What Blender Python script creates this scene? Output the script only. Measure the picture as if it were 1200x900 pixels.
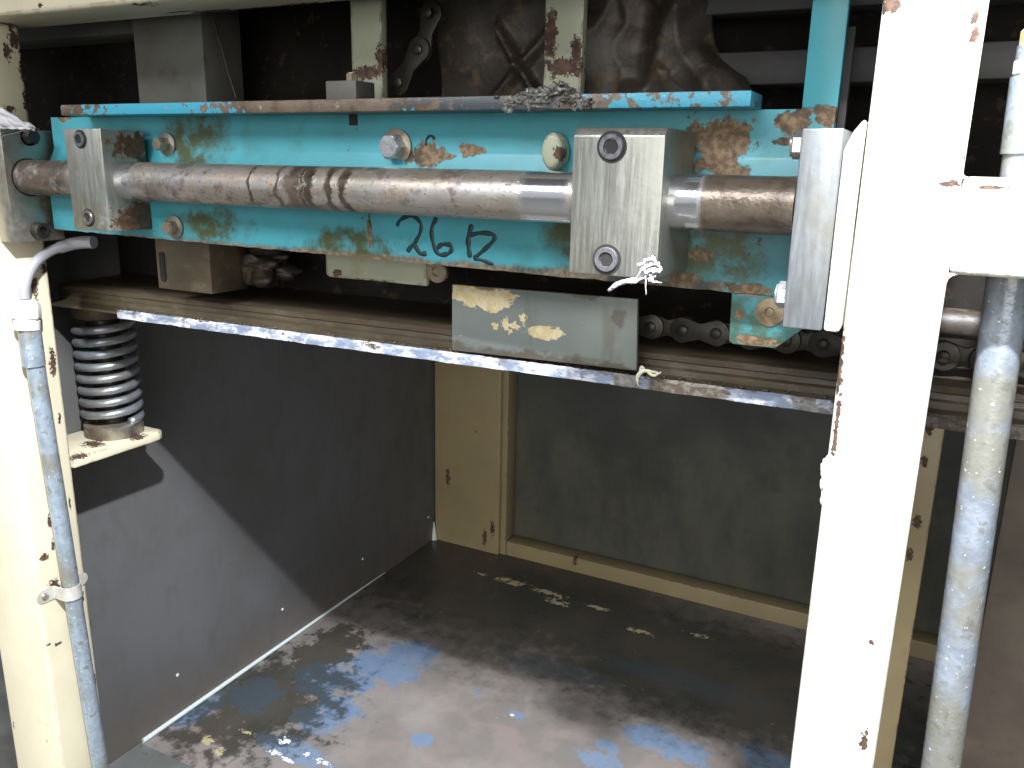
import bpy, bmesh, math, random
from mathutils import Vector, Matrix, noise as mnoise
S = bpy.context.scene
for o in list(bpy.data.objects): bpy.data.objects.remove(o)
C = bpy.data.collections.new('machine'); S.collection.children.link(C)
OFF = Vector((0, 0, 1.25))            # local frame -> world (the camera stands at 1.25 m)
rnd = random.Random(7)

# ------------------------------------------------------------------ camera
YAW, PIT, ROL, FPX = 0.469440042, 0.255512134, 0.0202548916, 978.508
fw = Vector((-math.sin(YAW)*math.cos(PIT), math.cos(YAW)*math.cos(PIT), -math.sin(PIT)))
rt0 = Vector((math.cos(YAW), math.sin(YAW), 0)); up0 = rt0.cross(fw)
RT = math.cos(ROL)*rt0 + math.sin(ROL)*up0; UP = -math.sin(ROL)*rt0 + math.cos(ROL)*up0
cam = bpy.data.cameras.new('camera'); co = bpy.data.objects.new('camera', cam); S.collection.objects.link(co)
m = Matrix((RT, UP, -fw)).transposed().to_4x4(); m.translation = OFF; co.matrix_world = m
cam.sensor_width = 36; cam.lens = 36*FPX/1200; cam.clip_start = .02; cam.clip_end = 200
S.camera = co
S.render.resolution_x, S.render.resolution_y = 1024, 768

def U(px, py, ax, val):
    """point of the survey ray through a photo pixel on the plane axis=val (local frame)"""
    d = RT*((px-600)/FPX) - UP*((py-450)/FPX) + fw
    return d*(val/d[ax])
def UX(px, py, X): return U(px, py, 0, X)
def UY(px, py, Y): return U(px, py, 1, Y)
def UZ(px, py, Z): return U(px, py, 2, Z)

# ------------------------------------------------------------------ world and lamps
S.view_settings.view_transform = 'Standard'; S.view_settings.look = 'None'
S.view_settings.exposure = 0; S.view_settings.gamma = 1
W = bpy.data.worlds.new('World'); S.world = W; W.use_nodes = True
wn = W.node_tree; wn.nodes.clear()
wo = wn.nodes.new('ShaderNodeOutputWorld'); bg = wn.nodes.new('ShaderNodeBackground')
tc = wn.nodes.new('ShaderNodeTexCoord'); sx = wn.nodes.new('ShaderNodeSeparateXYZ')
wn.links.new(tc.outputs['Generated'], sx.inputs[0])
mr = wn.nodes.new('ShaderNodeMapRange'); mr.inputs['From Min'].default_value = -.3; mr.inputs['From Max'].default_value = .7
wn.links.new(sx.outputs['Z'], mr.inputs['Value'])
cr = wn.nodes.new('ShaderNodeValToRGB')
cr.color_ramp.elements[0].color = (.23, .21, .165, 1); cr.color_ramp.elements[1].color = (.66, .73, .84, 1)
wn.links.new(mr.outputs[0], cr.inputs[0]); wn.links.new(cr.outputs[0], bg.inputs[0])
bg.inputs[1].default_value = 1.0
wn.links.new(bg.outputs[0], wo.inputs[0])

def lamp(name, loc, target, size, size_y, power, col):
    l = bpy.data.lights.new(name, 'AREA'); l.shape = 'RECTANGLE'; l.size = size; l.size_y = size_y
    l.energy = power; l.color = col
    o = bpy.data.objects.new(name, l); S.collection.objects.link(o)
    o.location = Vector(loc)+OFF
    o.rotation_euler = (Vector(target)-Vector(loc)).to_track_quat('-Z', 'Y').to_euler()
    return o
lamp('shop_lamp', (0.0, .04, .71), (-.45, .9, -.35), .05, .035, 60, (.94, .965, 1))
lamp('daylight_window', (-1.2, -2.3, 2.15), (-.5, .8, -.1), 2.4, .9, 135, (.98, .985, 1))
lamp('front_fill', (.9, -3.2, .25), (-.5, .8, -.1), 3.2, 1.8, 78, (1, .975, .92))  # added low fill lamp in front, lifts the dark cavities; no actual doorway

# ------------------------------------------------------------------ material toolkit
class G:
    def __init__(s, name):
        s.m = bpy.data.materials.new(name); s.m.use_nodes = True; s.t = s.m.node_tree
        s.b = s.t.nodes['Principled BSDF']
        g = s.t.nodes.new('ShaderNodeNewGeometry'); v = s.n('ShaderNodeVectorMath'); v.operation = 'SUBTRACT'
        s.t.links.new(g.outputs['Position'], v.inputs[0]); v.inputs[1].default_value = OFF
        s.P = v.outputs[0]; s.geo = g; s.k = 0
    def n(s, ty): return s.t.nodes.new(ty)
    def set(s, sock, v):
        if isinstance(v, bpy.types.NodeSocket): s.t.links.new(v, sock)
        elif isinstance(v, (tuple, list)) and len(v) == 3 and sock.type == 'RGBA': sock.default_value = (*v, 1)
        else: sock.default_value = v
    def math(s, op, a, b=0.0, clamp=False):
        x = s.n('ShaderNodeMath'); x.operation = op; x.use_clamp = clamp; s.set(x.inputs[0], a); s.set(x.inputs[1], b); return x.outputs[0]
    def vec(s, op, a, b):
        x = s.n('ShaderNodeVectorMath'); x.operation = op; s.set(x.inputs[0], a); s.set(x.inputs[1], b)
        return x.outputs['Value'] if op == 'LENGTH' else x.outputs[0]
    def noise(s, scale, detail=4, stretch=(1, 1, 1), rough=.6, dist=0):
        s.k += 1
        v = s.vec('MULTIPLY', s.P, stretch); v = s.vec('ADD', v, (s.k*3.17, s.k*1.31, s.k*2.7))
        x = s.n('ShaderNodeTexNoise'); s.set(x.inputs['Vector'], v); x.inputs['Scale'].default_value = scale
        x.inputs['Detail'].default_value = detail; x.inputs['Roughness'].default_value = rough; x.inputs['Distortion'].default_value = dist
        return x.outputs[0]
    def vor(s, scale, stretch=(1, 1, 1)):
        v = s.vec('MULTIPLY', s.P, stretch)
        x = s.n('ShaderNodeTexVoronoi'); s.set(x.inputs['Vector'], v); x.inputs['Scale'].default_value = scale
        return x
    def rng(s, f, lo, hi, a=0., b=1.):
        x = s.n('ShaderNodeMapRange'); x.interpolation_type = 'SMOOTHSTEP'
        s.set(x.inputs['Value'], f); x.inputs['From Min'].default_value = lo; x.inputs['From Max'].default_value = hi
        x.inputs['To Min'].default_value = a; x.inputs['To Max'].default_value = b
        return x.outputs[0]
    def spot(s, c, r, amp=.8, ns=60, edge=.12, nz=None):
        v = s.vec('SUBTRACT', s.P, tuple(c)); v = s.vec('DIVIDE', v, tuple(r)); L = s.vec('LENGTH', v, (0, 0, 0))
        nz = nz if nz is not None else s.noise(ns, 4)
        L = s.math('ADD', L, s.math('MULTIPLY', s.math('SUBTRACT', nz, .5), amp*4.0))
        return s.rng(L, 1-edge, 1+edge, 1, 0)
    def mx(s, *a):
        r = a[0]
        for b in a[1:]: r = s.math('MAXIMUM', r, b)
        return r
    def mul(s, *a):
        r = a[0]
        for b in a[1:]: r = s.math('MULTIPLY', r, b)
        return r
    def mix(s, A, B, f):
        x = s.n('ShaderNodeMix'); x.data_type = 'RGBA'; s.set(x.inputs[0], f); s.set(x.inputs[6], A); s.set(x.inputs[7], B)
        return x.outputs[2]
    def mixf(s, A, B, f):
        x = s.n('ShaderNodeMix'); x.data_type = 'FLOAT'; s.set(x.inputs[0], f); s.set(x.inputs[2], A); s.set(x.inputs[3], B)
        return x.outputs[0]
    def edge(s, rad=.004):
        bv = s.n('ShaderNodeBevel'); bv.samples = 4; bv.inputs[0].default_value = rad
        x = s.n('ShaderNodeVectorMath'); x.operation = 'DOT_PRODUCT'
        s.t.links.new(bv.outputs[0], x.inputs[0]); s.t.links.new(s.geo.outputs['True Normal'], x.inputs[1])
        return s.math('SUBTRACT', 1, x.outputs['Value'])
    def out(s, col, rough, metal=0., bump=None, bs=.3, bd=.001, spec=.5, coat=0):
        s.set(s.b.inputs['Base Color'], col); s.set(s.b.inputs['Roughness'], rough); s.set(s.b.inputs['Metallic'], metal)
        s.b.inputs['Specular IOR Level'].default_value = spec
        if coat: s.b.inputs['Coat Weight'].default_value = coat; s.b.inputs['Coat Roughness'].default_value = .15
        if bump is not None:
            x = s.n('ShaderNodeBump'); x.inputs['Strength'].default_value = bs; x.inputs['Distance'].default_value = bd
            s.set(x.inputs['Height'], bump); s.t.links.new(x.outputs[0], s.b.inputs['Normal'])
        return s.m

RUST = (.13, .055, .022); DIRT = (.045, .032, .018); OIL = (.02, .014, .008)

def cream_mat(name, base, chip=.5, dirt=.35, stains=()):
    g = G(name); n1 = g.noise(6, 5); n2 = g.noise(55, 5); n3 = g.noise(160, 3); big = g.noise(18, 6, rough=.7)
    col = g.mix(base, tuple(b*.86 for b in base), g.rng(n1, .35, .7))
    col = g.mix(col, (base[0]*.75, base[1]*.62, base[2]*.4), g.mul(g.rng(big, .55, .8), dirt))
    ed = g.edge(.005)
    chips = g.mul(g.rng(ed, .015, .09), g.rng(g.math('ADD', n2, g.math('MULTIPLY', big, .5)), .84-.16*chip, .90-.14*chip))
    chips = g.mx(chips, g.rng(g.noise(70, 4, (1, 1, .6), rough=.55), .745-.03*chip, .755-.03*chip))
    if stains: n5 = g.math('ADD', g.math('MULTIPLY', g.noise(280, 4, rough=.7), .6), g.math('MULTIPLY', g.noise(120, 3), .4))
    for c, r in stains: chips = g.mx(chips, g.spot(c, r, 1.3, 90, nz=n5))
    cc = g.mix((.05, .028, .022), (.12, .065, .04), g.rng(n3, .4, .65))
    rs = g.rng(g.noise(48, 4), .66, .8, 0, dirt*.8)
    col = g.mix(col, (.36, .2, .09), rs)
    col = g.mix(col, cc, chips)
    h = g.math('SUBTRACT', g.math('MULTIPLY', n1, .2), g.math('MULTIPLY', chips, .9))
    h = g.math('ADD', h, g.math('MULTIPLY', n3, .12))
    return g.out(col, g.mixf(.36, .8, chips), 0., h, .5, .0012)

def steel_mat(name, base=(.42, .42, .4), grime=.5, rough=.38, streak=(40, 40, 2.5), grimecol=DIRT, metal=.85, spots=()):
    g = G(name); n1 = g.noise(14, 6, rough=.65); st = g.noise(9, 5, streak, .7); fine = g.noise(220, 3); pit = g.noise(90, 5)
    col = g.mix(tuple(b*.9 for b in base), tuple(min(1, b*1.08) for b in base), g.rng(st, .3, .7))
    col = g.mix(col, (base[0]*.72, base[1]*.62, base[2]*.42), g.rng(n1, .42, .68, 0, .7))
    gr = g.mul(g.rng(g.math('ADD', n1, g.math('MULTIPLY', pit, .35)), .86-.3*grime, 1.0-.25*grime), min(1, .55+grime*.5))
    gr = g.mx(gr, g.rng(pit, .72, .76, 0, .8))
    for c, r in spots: gr = g.mx(gr, g.spot(c, r, .8, 60, .25, nz=pit))
    gc = g.mix(grimecol, (grimecol[0]*2.6, grimecol[1]*1.9, grimecol[2]*1.5), g.rng(fine, .35, .65))
    col = g.mix(col, gc, gr)
    rg = g.mixf(g.rng(st, .3, .7, rough*.8, rough*1.3), .5, gr)
    mt = g.mixf(metal, 0., gr)
    h = g.math('ADD', g.math('MULTIPLY', st, .25), g.math('ADD', g.math('MULTIPLY', pit, .5), g.math('MULTIPLY', fine, .25)))
    return g.out(col, rg, mt, h, .45, .0008)

M = {}
M['cream'] = cream_mat('cream paint', (.73, .665, .49), .7, .4, [(UX(px, py, -1.012), (.02, a_, b_)) for px, py, a_, b_ in ((16, 45, .006, .012), (8, 62, .004, .010), (27, 80, .004, .02), (30, 118, .003, .012), (12, 128, .008, .004),
    (40, 335, .004, .016), (52, 315, .005, .008), (54, 300, .008, .005), (62, 425, .004, .018), (70, 490, .002, .006), (82, 590, .0015, .008), (58, 612, .0022, .010), (62, 638, .002, .008), (52, 652, .006, .005),
    (68, 755, .004, .0022), (58, 755, .003, .002), (97, 700, .002, .01), (64, 690, .007, .012), (112, 800, .0015, .01))] + [(UY(px, py, .632), (a_, .02, b_)) for px, py, a_, b_ in ((47, 6, .004, .002), (160, 5, .018, .0018), (185, 9, .02, .0018), (2, 492, .004, .002))]
    + [(UZ(px, py, .1505), (a_, b_, .01)) for px, py, a_, b_ in ((250, 13, .03, .006), (300, 10, .05, .005), (350, 5, .03, .004), (395, 2, .03, .004), (210, 14, .02, .003))] + [(UZ(px, py, -.397), (.016, .012, .003)) for px, py in ((110, 520), (160, 512), (95, 535))])
M['white'] = cream_mat('off white paint', (.82, .80, .72), .55, .15,
    [(UY(1008+5, 868, .6), (.003, .02, .009)), (UY(1043, 3, .6), (.006, .02, .006)), (UY(1142, 20, .6), (.002, .02, .004)),
     (UY(1142, 40, .6), (.0022, .02, .0055)), (UY(1165, 220, .6), (.008, .02, .0012)), (UY(984, 430, .6), (.0022, .02, .02)),
     (UY(980, 500, .6), (.0016, .02, .025)), (UY(1021, 753, .6), (.0018, .02, .0022)), (UY(1118, 215, .6), (.006, .02, .0022))])
M['olive'] = cream_mat('shaded cream paint', (.33, .265, .145), .35, .5, [(UY(px, py, 1.2), (.005, .02, .008)) for px, py in ((1083, 540), (1075, 612), (1066, 650), (1088, 502))] + [(UY(px, py, 1.76), (.006, .03, .02)) for px, py in ((568, 630), (577, 620), (672, 655), (525, 560))])  # cream paint copied darker for the posts in the shaded back
M['steel'] = steel_mat('machined steel', (.33, .335, .30), .45, .4)
M['steel_r'] = steel_mat('brushed steel plate', (.20, .215, .225), .16, .42, (30, 30, 3), metal=.6)
M['steel_l'] = steel_mat('oily steel plate', (.36, .34, .3), .62, .42, (12, 12, 12))
M['steel_c'] = steel_mat('clamp steel left', (.42, .43, .4), .36, .38, (40, 40, 3),
    spots=[((-.802, .66, .012), (.02, .03, .016)), ((-.802, .655, -.066), (.02, .035, .018))])
M['darksteel'] = steel_mat('dark oily steel', (.045, .041, .036), .35, .4, (8, 8, 8), OIL, .5)
M['bolt'] = steel_mat('zinc bolt', (.62, .63, .66), .12, .28, (20, 20, 20))
M['black'] = steel_mat('blackened screw', (.10, .10, .11), .05, .3, (20, 20, 20), OIL, .7)
M['screwhead'] = steel_mat('dark screw head', (.22, .22, .24), .12, .3, (20, 20, 20), OIL, .7)
M['zinc'] = steel_mat('zinc strap', (.62, .62, .60), .1, .35, (10, 10, 10), metal=.25)
M['grimebolt'] = steel_mat('grimy bolt', (.4, .34, .26), .55, .4, (20, 20, 20))
M['hole'] = G('socket dark').out((.012, .011, .01), .6)  # near-black colour paints the shade inside sockets, slots and holes
M['spring'] = steel_mat('spring steel', (.36, .39, .42), .18, .34, (10, 10, 10), metal=.7)
M['ink'] = G('marker ink').out((.008, .03, .035), .45)

def shaft_mat():
    g = G('greasy ground shaft'); sp = g.n('ShaderNodeSeparateXYZ'); g.set(sp.inputs[0], g.P); X = sp.outputs[0]
    n1 = g.noise(16, 6, (1, 1, 1), .65); n2 = g.noise(70, 5, rough=.65); n3 = g.noise(240, 3); ax = g.noise(10, 4, (.5, 8, 8), .6)
    clean = (.47, .455, .44)
    col = g.mix(clean, (.36, .31, .245), g.rng(ax, .38, .6, 0, .85)); col = g.mix(col, (.11, .085, .06), g.mul(g.rng(n2, .46, .62), g.rng(n1, .42, .56), .85)); col = g.mix(col, (.5, .40, .31), g.rng(g.noise(22, 4, (.6, 1, 1)), .55, .65, 0, .6))
    col = g.mix(col, (.5, .44, .46), g.rng(n1, .5, .62, 0, .5))
    # drips that run round the shaft
    d = None
    for px_, w in ((333, .003), (352, .009), (370, .006), (395, .005), (413, .0045), (362, .003), (655, .004), (300, .002)):
        cx = UY(px_, 215, .63).x
        a = g.math('ABSOLUTE', g.math('SUBTRACT', g.math('ADD', X, g.math('MULTIPLY', g.math('SUBTRACT', n2, .5), .022)), cx))
        a = g.rng(a, w*.5, w*1.3, 1, 0); d = a if d is None else g.mx(d, a)
    d = g.mul(d, g.rng(n2, .28, .42))
    right = g.mul(g.rng(X, -.170, -.155), g.rng(g.math('ADD', n1, g.math('MULTIPLY', n2, .3)), .30, .62))
    left = g.mul(g.rng(X, -.865, -.90), g.rng(n2, .3, .55))
    bandl = g.mul(g.rng(X, -.78, -.70, 1, 0), g.rng(X, -.80, -.775), g.rng(n1, .45, .58))
    blot = g.rng(g.math('ADD', n1, g.math('MULTIPLY', n2, .4)), .78, .92)
    gr = g.mx(d, right, left, bandl, blot, g.mul(g.rng(n3, .58, .66), .5))
    gc = g.mix((.05, .037, .026), (.17, .135, .105), g.rng(g.math('ADD', g.math('MULTIPLY', n1, .6), g.math('MULTIPLY', n2, .4)), .38, .62))
    # wiped clean bands beside the clamp
    cl = g.mx(g.mul(g.rng(X, -.315, -.300), g.rng(X, -.27, -.26, 1, 0)), g.mul(g.rng(X, -.21, -.20), g.rng(X, -.163, -.158, 1, 0)),
              g.mul(g.rng(X, -.81, -.80), g.rng(X, -.785, -.775, 1, 0)))
    gr = g.mul(gr, g.math('SUBTRACT', 1, cl))
    col = g.mix(col, (.74, .74, .76), cl)
    col = g.mix(col, gc, gr)
    h = g.math('ADD', g.math('MULTIPLY', gr, .5), g.math('MULTIPLY', n3, g.rng(X, -.17, -.155, .08, .9)))
    return g.out(col, g.mixf(g.mixf(g.rng(n2, .35, .65, .30, .46), .13, cl), .28, gr), g.mixf(g.mixf(.68, .92, cl), .45, gr), g.math('ADD', h, g.math('MULTIPLY', n2, .35)), .5, .0012)
M['shaft'] = shaft_mat()

def teal_mat():
    g = G('chipped turquoise paint'); n1 = g.noise(9, 5); n2 = g.noise(60, 5, rough=.65); n3 = g.noise(200, 3); nb = g.noise(24, 6, rough=.7)
    base = (.06, .315, .38)
    col = g.mix(base, (.055, .275, .325), g.rng(n1, .35, .65))
    col = g.mix(col, (.05, .19, .17), g.rng(nb, .52, .75, 0, .6))
    sp = g.n('ShaderNodeSeparateXYZ'); g.set(sp.inputs[0], g.P); X, Y, Z = sp.outputs
    # oily film: bottom edge, round bolts and clamp
    bot = g.rng(g.math('ADD', Z, g.math('MULTIPLY', nb, .035)), -.086, -.066, 1, 0)
    film = g.mx(g.mul(bot, .85), g.spot((-.165, .67, -.062), (.042, .05, .030), .8, nz=nb, edge=.5),
                g.spot((-.74, .68, .02), (.045, .05, .03), .8, nz=nb, edge=.5), g.spot((-.72, .68, -.07), (.045, .05, .02), .9, nz=nb, edge=.5),
                g.spot((-.52, .68, -.085), (.05, .05, .018), .9, nz=nb, edge=.4), g.spot((-.29, .68, -.05), (.025, .05, .04), .8, nz=nb, edge=.5))
    col = g.mix(col, (.055, .07, .028), g.mul(film, g.rng(n2, .30, .56, .2, 1.0)))
    # bare rusty patches
    pl = [(UY(498, 182, .684), (.016, .03, .012)), (UY(522, 184, .684), (.012, .03, .005)), (UY(555, 176, .684), (.014, .03, .006)),
          (UY(433, 268, .672), (.003, .03, .013)), (UY(835, 172, .684), (.026, .03, .022)), (UY(855, 200, .684), (.016, .03, .01)),
          (UY(930, 145, .684), (.013, .03, .010)), (UY(968, 136, .684), (.008, .03, .007)), (UY(880, 338, .672), (.018, .03, .005)),
          (UY(820, 300, .672), (.010, .03, .006)), (UY(800, 325, .672), (.014, .03, .004)), (UY(885, 400, .672), (.02, .03, .004)),
          (UY(866, 368, .672), (.004, .03, .004)), (UY(75, 138, .684), (.01, .03, .005)), (UY(925, 165, .684), (.01, .03, .003))]
    pt = None
    for c, r in pl:
        q = g.spot(c, r, .9, nz=n2); pt = q if pt is None else g.mx(pt, q)
    pt = g.mx(pt, g.rng(n2, .735, .75), g.mul(g.rng(g.noise(110, 4), .66, .69), g.rng(n1, .5, .6)))
    lowedge = g.mul(g.rng(g.math('ADD', Z, g.math('MULTIPLY', n2, .014)), -.083, -.077, 1, 0), .9)
    pt = g.mx(pt, g.mul(lowedge, g.rng(X, -.150, -.155)))
    rc = g.mix((.11, .07, .035), (.22, .15, .09), g.rng(n3, .4, .62)); rc = g.mix(rc, (.05, .03, .018), g.rng(nb, .5, .62))
    col = g.mix(col, rc, pt)
    h = g.math('SUBTRACT', g.math('MULTIPLY', n1, .25), g.math('MULTIPLY', pt, .5)); h = g.math('ADD', h, g.math('MULTIPLY', n3, .1))
    return g.out(col, g.mixf(.36, .7, pt), 0., h, .5, .0012)
M['teal'] = teal_mat()

def flange_mat():
    g = G('worn turquoise flange'); n1 = g.noise(30, 6, rough=.7); n2 = g.noise(90, 5); n3 = g.noise(240, 3)
    sp = g.n('ShaderNodeSeparateXYZ'); g.set(sp.inputs[0], g.P); X = sp.outputs[0]
    tl = (.045, .31, .44); X = g.math('ADD', X, g.math('MULTIPLY', g.math('SUBTRACT', n2, .5), .45))
    paint = g.mx(g.mul(g.rng(X, -.68, -.66, 1, 0), g.rng(X, -.86, -.85), g.rng(n2, .30, .36)), g.mul(g.rng(X, -.24, -.225), g.rng(n2, .42, .5)), g.rng(n1, .66, .68))
    bare = g.mix((.15, .115, .085), (.09, .06, .038), g.rng(n1, .42, .6)); bare = g.mix(bare, (.30, .30, .28), g.rng(n2, .6, .7))
    oil = g.mul(g.rng(X, -.44, -.40), g.rng(X, -.33, -.30, 1, 0))
    bare = g.mix(bare, (.05, .06, .07), oil)
    col = g.mix(bare, tl, paint)
    col = g.mix(col, (.5, .5, .48), g.rng(n3, .73, .76))
    return g.out(col, .42, 0., g.math('ADD', n2, n3), .5, .001)
M['flange'] = flange_mat()

def panel_mat():
    g = G('grey side sheet'); n1 = g.noise(3, 5); n2 = g.noise(30, 5, (1, 1, .5)); n3 = g.noise(160, 3)
    sp = g.n('ShaderNodeSeparateXYZ'); g.set(sp.inputs[0], g.P); Z = sp.outputs[2]
    col = g.mix((.142, .145, .152), (.118, .116, .112), g.rng(n1, .35, .65))
    col = g.mix(col, (.16, .13, .105), g.mul(g.rng(g.math('ADD', Z, g.math('MULTIPLY', n2, .12)), -.93, -.80, 1, 0), .6))
    scr = g.rng(g.noise(14, 3, (1, 1.2, 9), .5, 1.2), .68, .72, 0, .35)
    col = g.mix(col, (.07, .07, .075), scr)
    col = g.mix(col, (.10, .095, .085), g.rng(n2, .5, .75, 0, .5))
    return g.out(col, g.rng(n2, .3, .7, .42, .62), .1, g.math('ADD', n1, g.math('MULTIPLY', n3, .05)), .15, .002)
M['sheet'] = panel_mat()

def back_mat():
    g = G('smudged back sheet'); n1 = g.noise(5, 6, rough=.65); n2 = g.noise(16, 5, (1, 1, .35)); n3 = g.noise(50, 4)
    sp = g.n('ShaderNodeSeparateXYZ'); g.set(sp.inputs[0], g.P); X, Z = sp.outputs[0], sp.outputs[2]
    col = g.mix((.074, .080, .070), (.056, .06, .052), g.rng(n1, .35, .65))
    dust = g.mul(g.rng(g.math('ADD', Z, g.math('MULTIPLY', n1, .5)), -.52, -.30, 1, 0), g.rng(n2, .3, .65))
    col = g.mix(col, (.125, .125, .085), g.mul(dust, .7))
    col = g.mix(col, (.05, .05, .04), g.mul(g.rng(n3, .55, .75), g.rng(n2, .45, .6), .6))
    return g.out(col, g.rng(n1, .3, .7, .4, .65), .1, n1, .1, .002)
M['backsheet'] = back_mat()

def floor_mat():
    g = G('worn painted steel floor'); Z0 = -.978
    n1 = g.noise(5, 6, rough=.65); n2 = g.noise(26, 6, rough=.65); n3 = g.noise(110, 4); n4 = g.noise(12, 5, dist=.6)
    col = g.mix((.285, .262, .25), (.20, .182, .168), g.rng(n1, .35, .62))
    col = g.mix(col, (.30, .24, .225), g.mul(g.rng(n4, .45, .65), .5))
    dk = g.mx(g.spot(UZ(310, 820, Z0), (.14, .17, .1), .9, nz=n2, edge=.3), g.spot(UZ(380, 765, Z0), (.06, .12, .1), .9, nz=n2, edge=.2),
              g.spot(UZ(600, 690, Z0), (.55, .30, .2), .3, nz=n2, edge=.5), g.spot(UZ(850, 790, Z0), (.55, .22, .2), .3, nz=n2, edge=.4), g.spot(UZ(250, 790, Z0), (.05, .2, .1), .7, nz=n2, edge=.3))  # widest spots paint the track's shade into the oily floor colour
    col = g.mix(col, g.mix((.055, .048, .036), (.032, .035, .028), g.rng(n1, .4, .6)), g.mul(dk, .9))
    n23 = g.math('ADD', g.math('MULTIPLY', n2, .65), g.math('MULTIPLY', n3, .35))
    blue = None
    for px, py, rx, ry in ((450, 782, .075, .055), (485, 765, .055, .045), (420, 800, .05, .03), (395, 830, .05, .04), (370, 845, .05, .03), (495, 868, .017, .020), (488, 864, .012, .012), (560, 812, .008, .006),
                           (605, 838, .016, .010), (712, 874, .025, .014), (770, 866, .06, .03), (800, 880, .05, .03), (700, 890, .04, .02),
                           (900, 890, .05, .03), (340, 880, .07, .03), (300, 815, .05, .05), (235, 830, .03, .06), (380, 795, .06, .06),):
        q = g.spot(UZ(px, py, Z0), (rx, ry, .1), .95, nz=n23, edge=.14); blue = q if blue is None else g.mx(blue, q)
    bl = g.mix((.14, .22, .36), (.17, .24, .35), g.rng(n1, .4, .6)); bl = g.mix(bl, (.05, .065, .072), g.mul(dk, .9))  # blue paint darkened within the painted shade as well
    col = g.mix(col, bl, g.mul(blue, g.rng(g.math('ADD', g.math('MULTIPLY', n3, .5), g.math('MULTIPLY', n2, .5)), .34, .44, .1, .88)))
    g_fine = g.math('ADD', g.math('MULTIPLY', n3, .6), g.math('MULTIPLY', g.noise(260, 3), .4)); pale = None
    fa = g.mx(g.spot(UZ(650, 785, Z0), (.12, .03, .1), .8, nz=n23, edge=.5), g.spot(UZ(800, 798, Z0), (.15, .032, .1), .8, nz=n23, edge=.5)); col = g.mix(col, (.06, .075, .08), g.mul(fa, .6))  # faint blue, toned down by colour for the shaded floor
    for px, py, rx, ry in ((243, 868, .014, .010), (255, 880, .012, .01), (290, 858, .016, .006), (600, 682, .05, .014), (640, 694, .05, .010), (655, 705, .03, .016), (560, 672, .03, .006), (700, 712, .03, .008), (750, 740, .03, .008), (820, 745, .03, .008)):
        q = g.spot(UZ(px, py, Z0), (rx*.8, ry*.8, .1), 1.5, nz=g_fine, edge=.08); pale = q if pale is None else g.mx(pale, q)
    col = g.mix(col, (.5, .42, .25), g.mul(pale, g.rng(n2, .42, .5)))
    wh = None
    for px, py, rx, ry in ((322, 882, .012, .006), (335, 890, .012, .005), (333, 868, .010, .008), (360, 884, .006, .005), (378, 893, .014, .005), (600, 838, .004, .003)):
        q = g.spot(UZ(px, py, Z0), (rx, ry, .1), .9, nz=n3, edge=.08); wh = q if wh is None else g.mx(wh, q)
    col = g.mix(col, (.85, .85, .86), g.mul(wh, g.rng(g.noise(190, 3), .44, .5)))
    col = g.mix(col, (.42, .40, .38), g.rng(n3, .70, .74, 0, .6))
    rg = g.rng(n2, .3, .7, .22, .48)
    return g.out(col, rg, 0., g.math('ADD', g.math('MULTIPLY', n2, .35), g.math('MULTIPLY', n3, .2)), .25, .002)
M['floor'] = floor_mat()

def rail_mat():
    g = G('grimy track'); n1 = g.noise(12, 6, (.5, 1, 1), .65); n2 = g.noise(60, 5, (.4, 1, 1)); n3 = g.noise(160, 4)
    col = g.mix((.105, .085, .052), (.07, .055, .036), g.rng(n1, .35, .65)); col = g.mix(col, (.16, .14, .10), g.rng(n2, .52, .66, 0, .5))
    col = g.mix(col, (.13, .05, .02), g.rng(n3, .6, .68, 0, .8))
    sp = g.n('ShaderNodeSeparateXYZ'); g.set(sp.inputs[0], g.P)
    col = g.mix(col, (.03, .022, .015), g.rng(g.math('ADD', sp.outputs[1], g.math('MULTIPLY', n2, .02)), .765, .785, 0, .85))
    return g.out(col, .4, .0, g.math('ADD', n2, n3), .5, .0012)
M['rail'] = rail_mat()
def lip_mat():
    g = G('chipped rail edge'); n1 = g.noise(14, 4, (1, 1, 1)); n2 = g.noise(60, 5, (.5, 1, 1.2), .7); n3 = g.noise(180, 3)
    sp = g.n('ShaderNodeSeparateXYZ'); g.set(sp.inputs[0], g.P); X = sp.outputs[0]
    col = g.mix((.22, .26, .36), (.66, .69, .74), g.rng(n2, .42, .60))
    keep = g.mx(g.rng(X, -.23, -.22, 1, 0), g.spot((-.13, .72, -.186), (.02, .05, .02), .8, nz=n2), g.spot((-.085, .72, -.186), (.02, .05, .02), .8, nz=n2))
    ch = g.mx(g.rng(n2, .60, .63), g.rng(n1, .56, .60, 0, .8), g.rng(n3, .62, .66, 0, .7), g.math('SUBTRACT', 1, keep))
    col = g.mix(col, g.mix((.09, .07, .05), (.16, .15, .13), g.rng(n3, .4, .6)), ch)
    return g.out(col, .33, .15, g.math('SUBTRACT', n3, ch), .4, .001)
M['lip'] = lip_mat()

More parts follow.
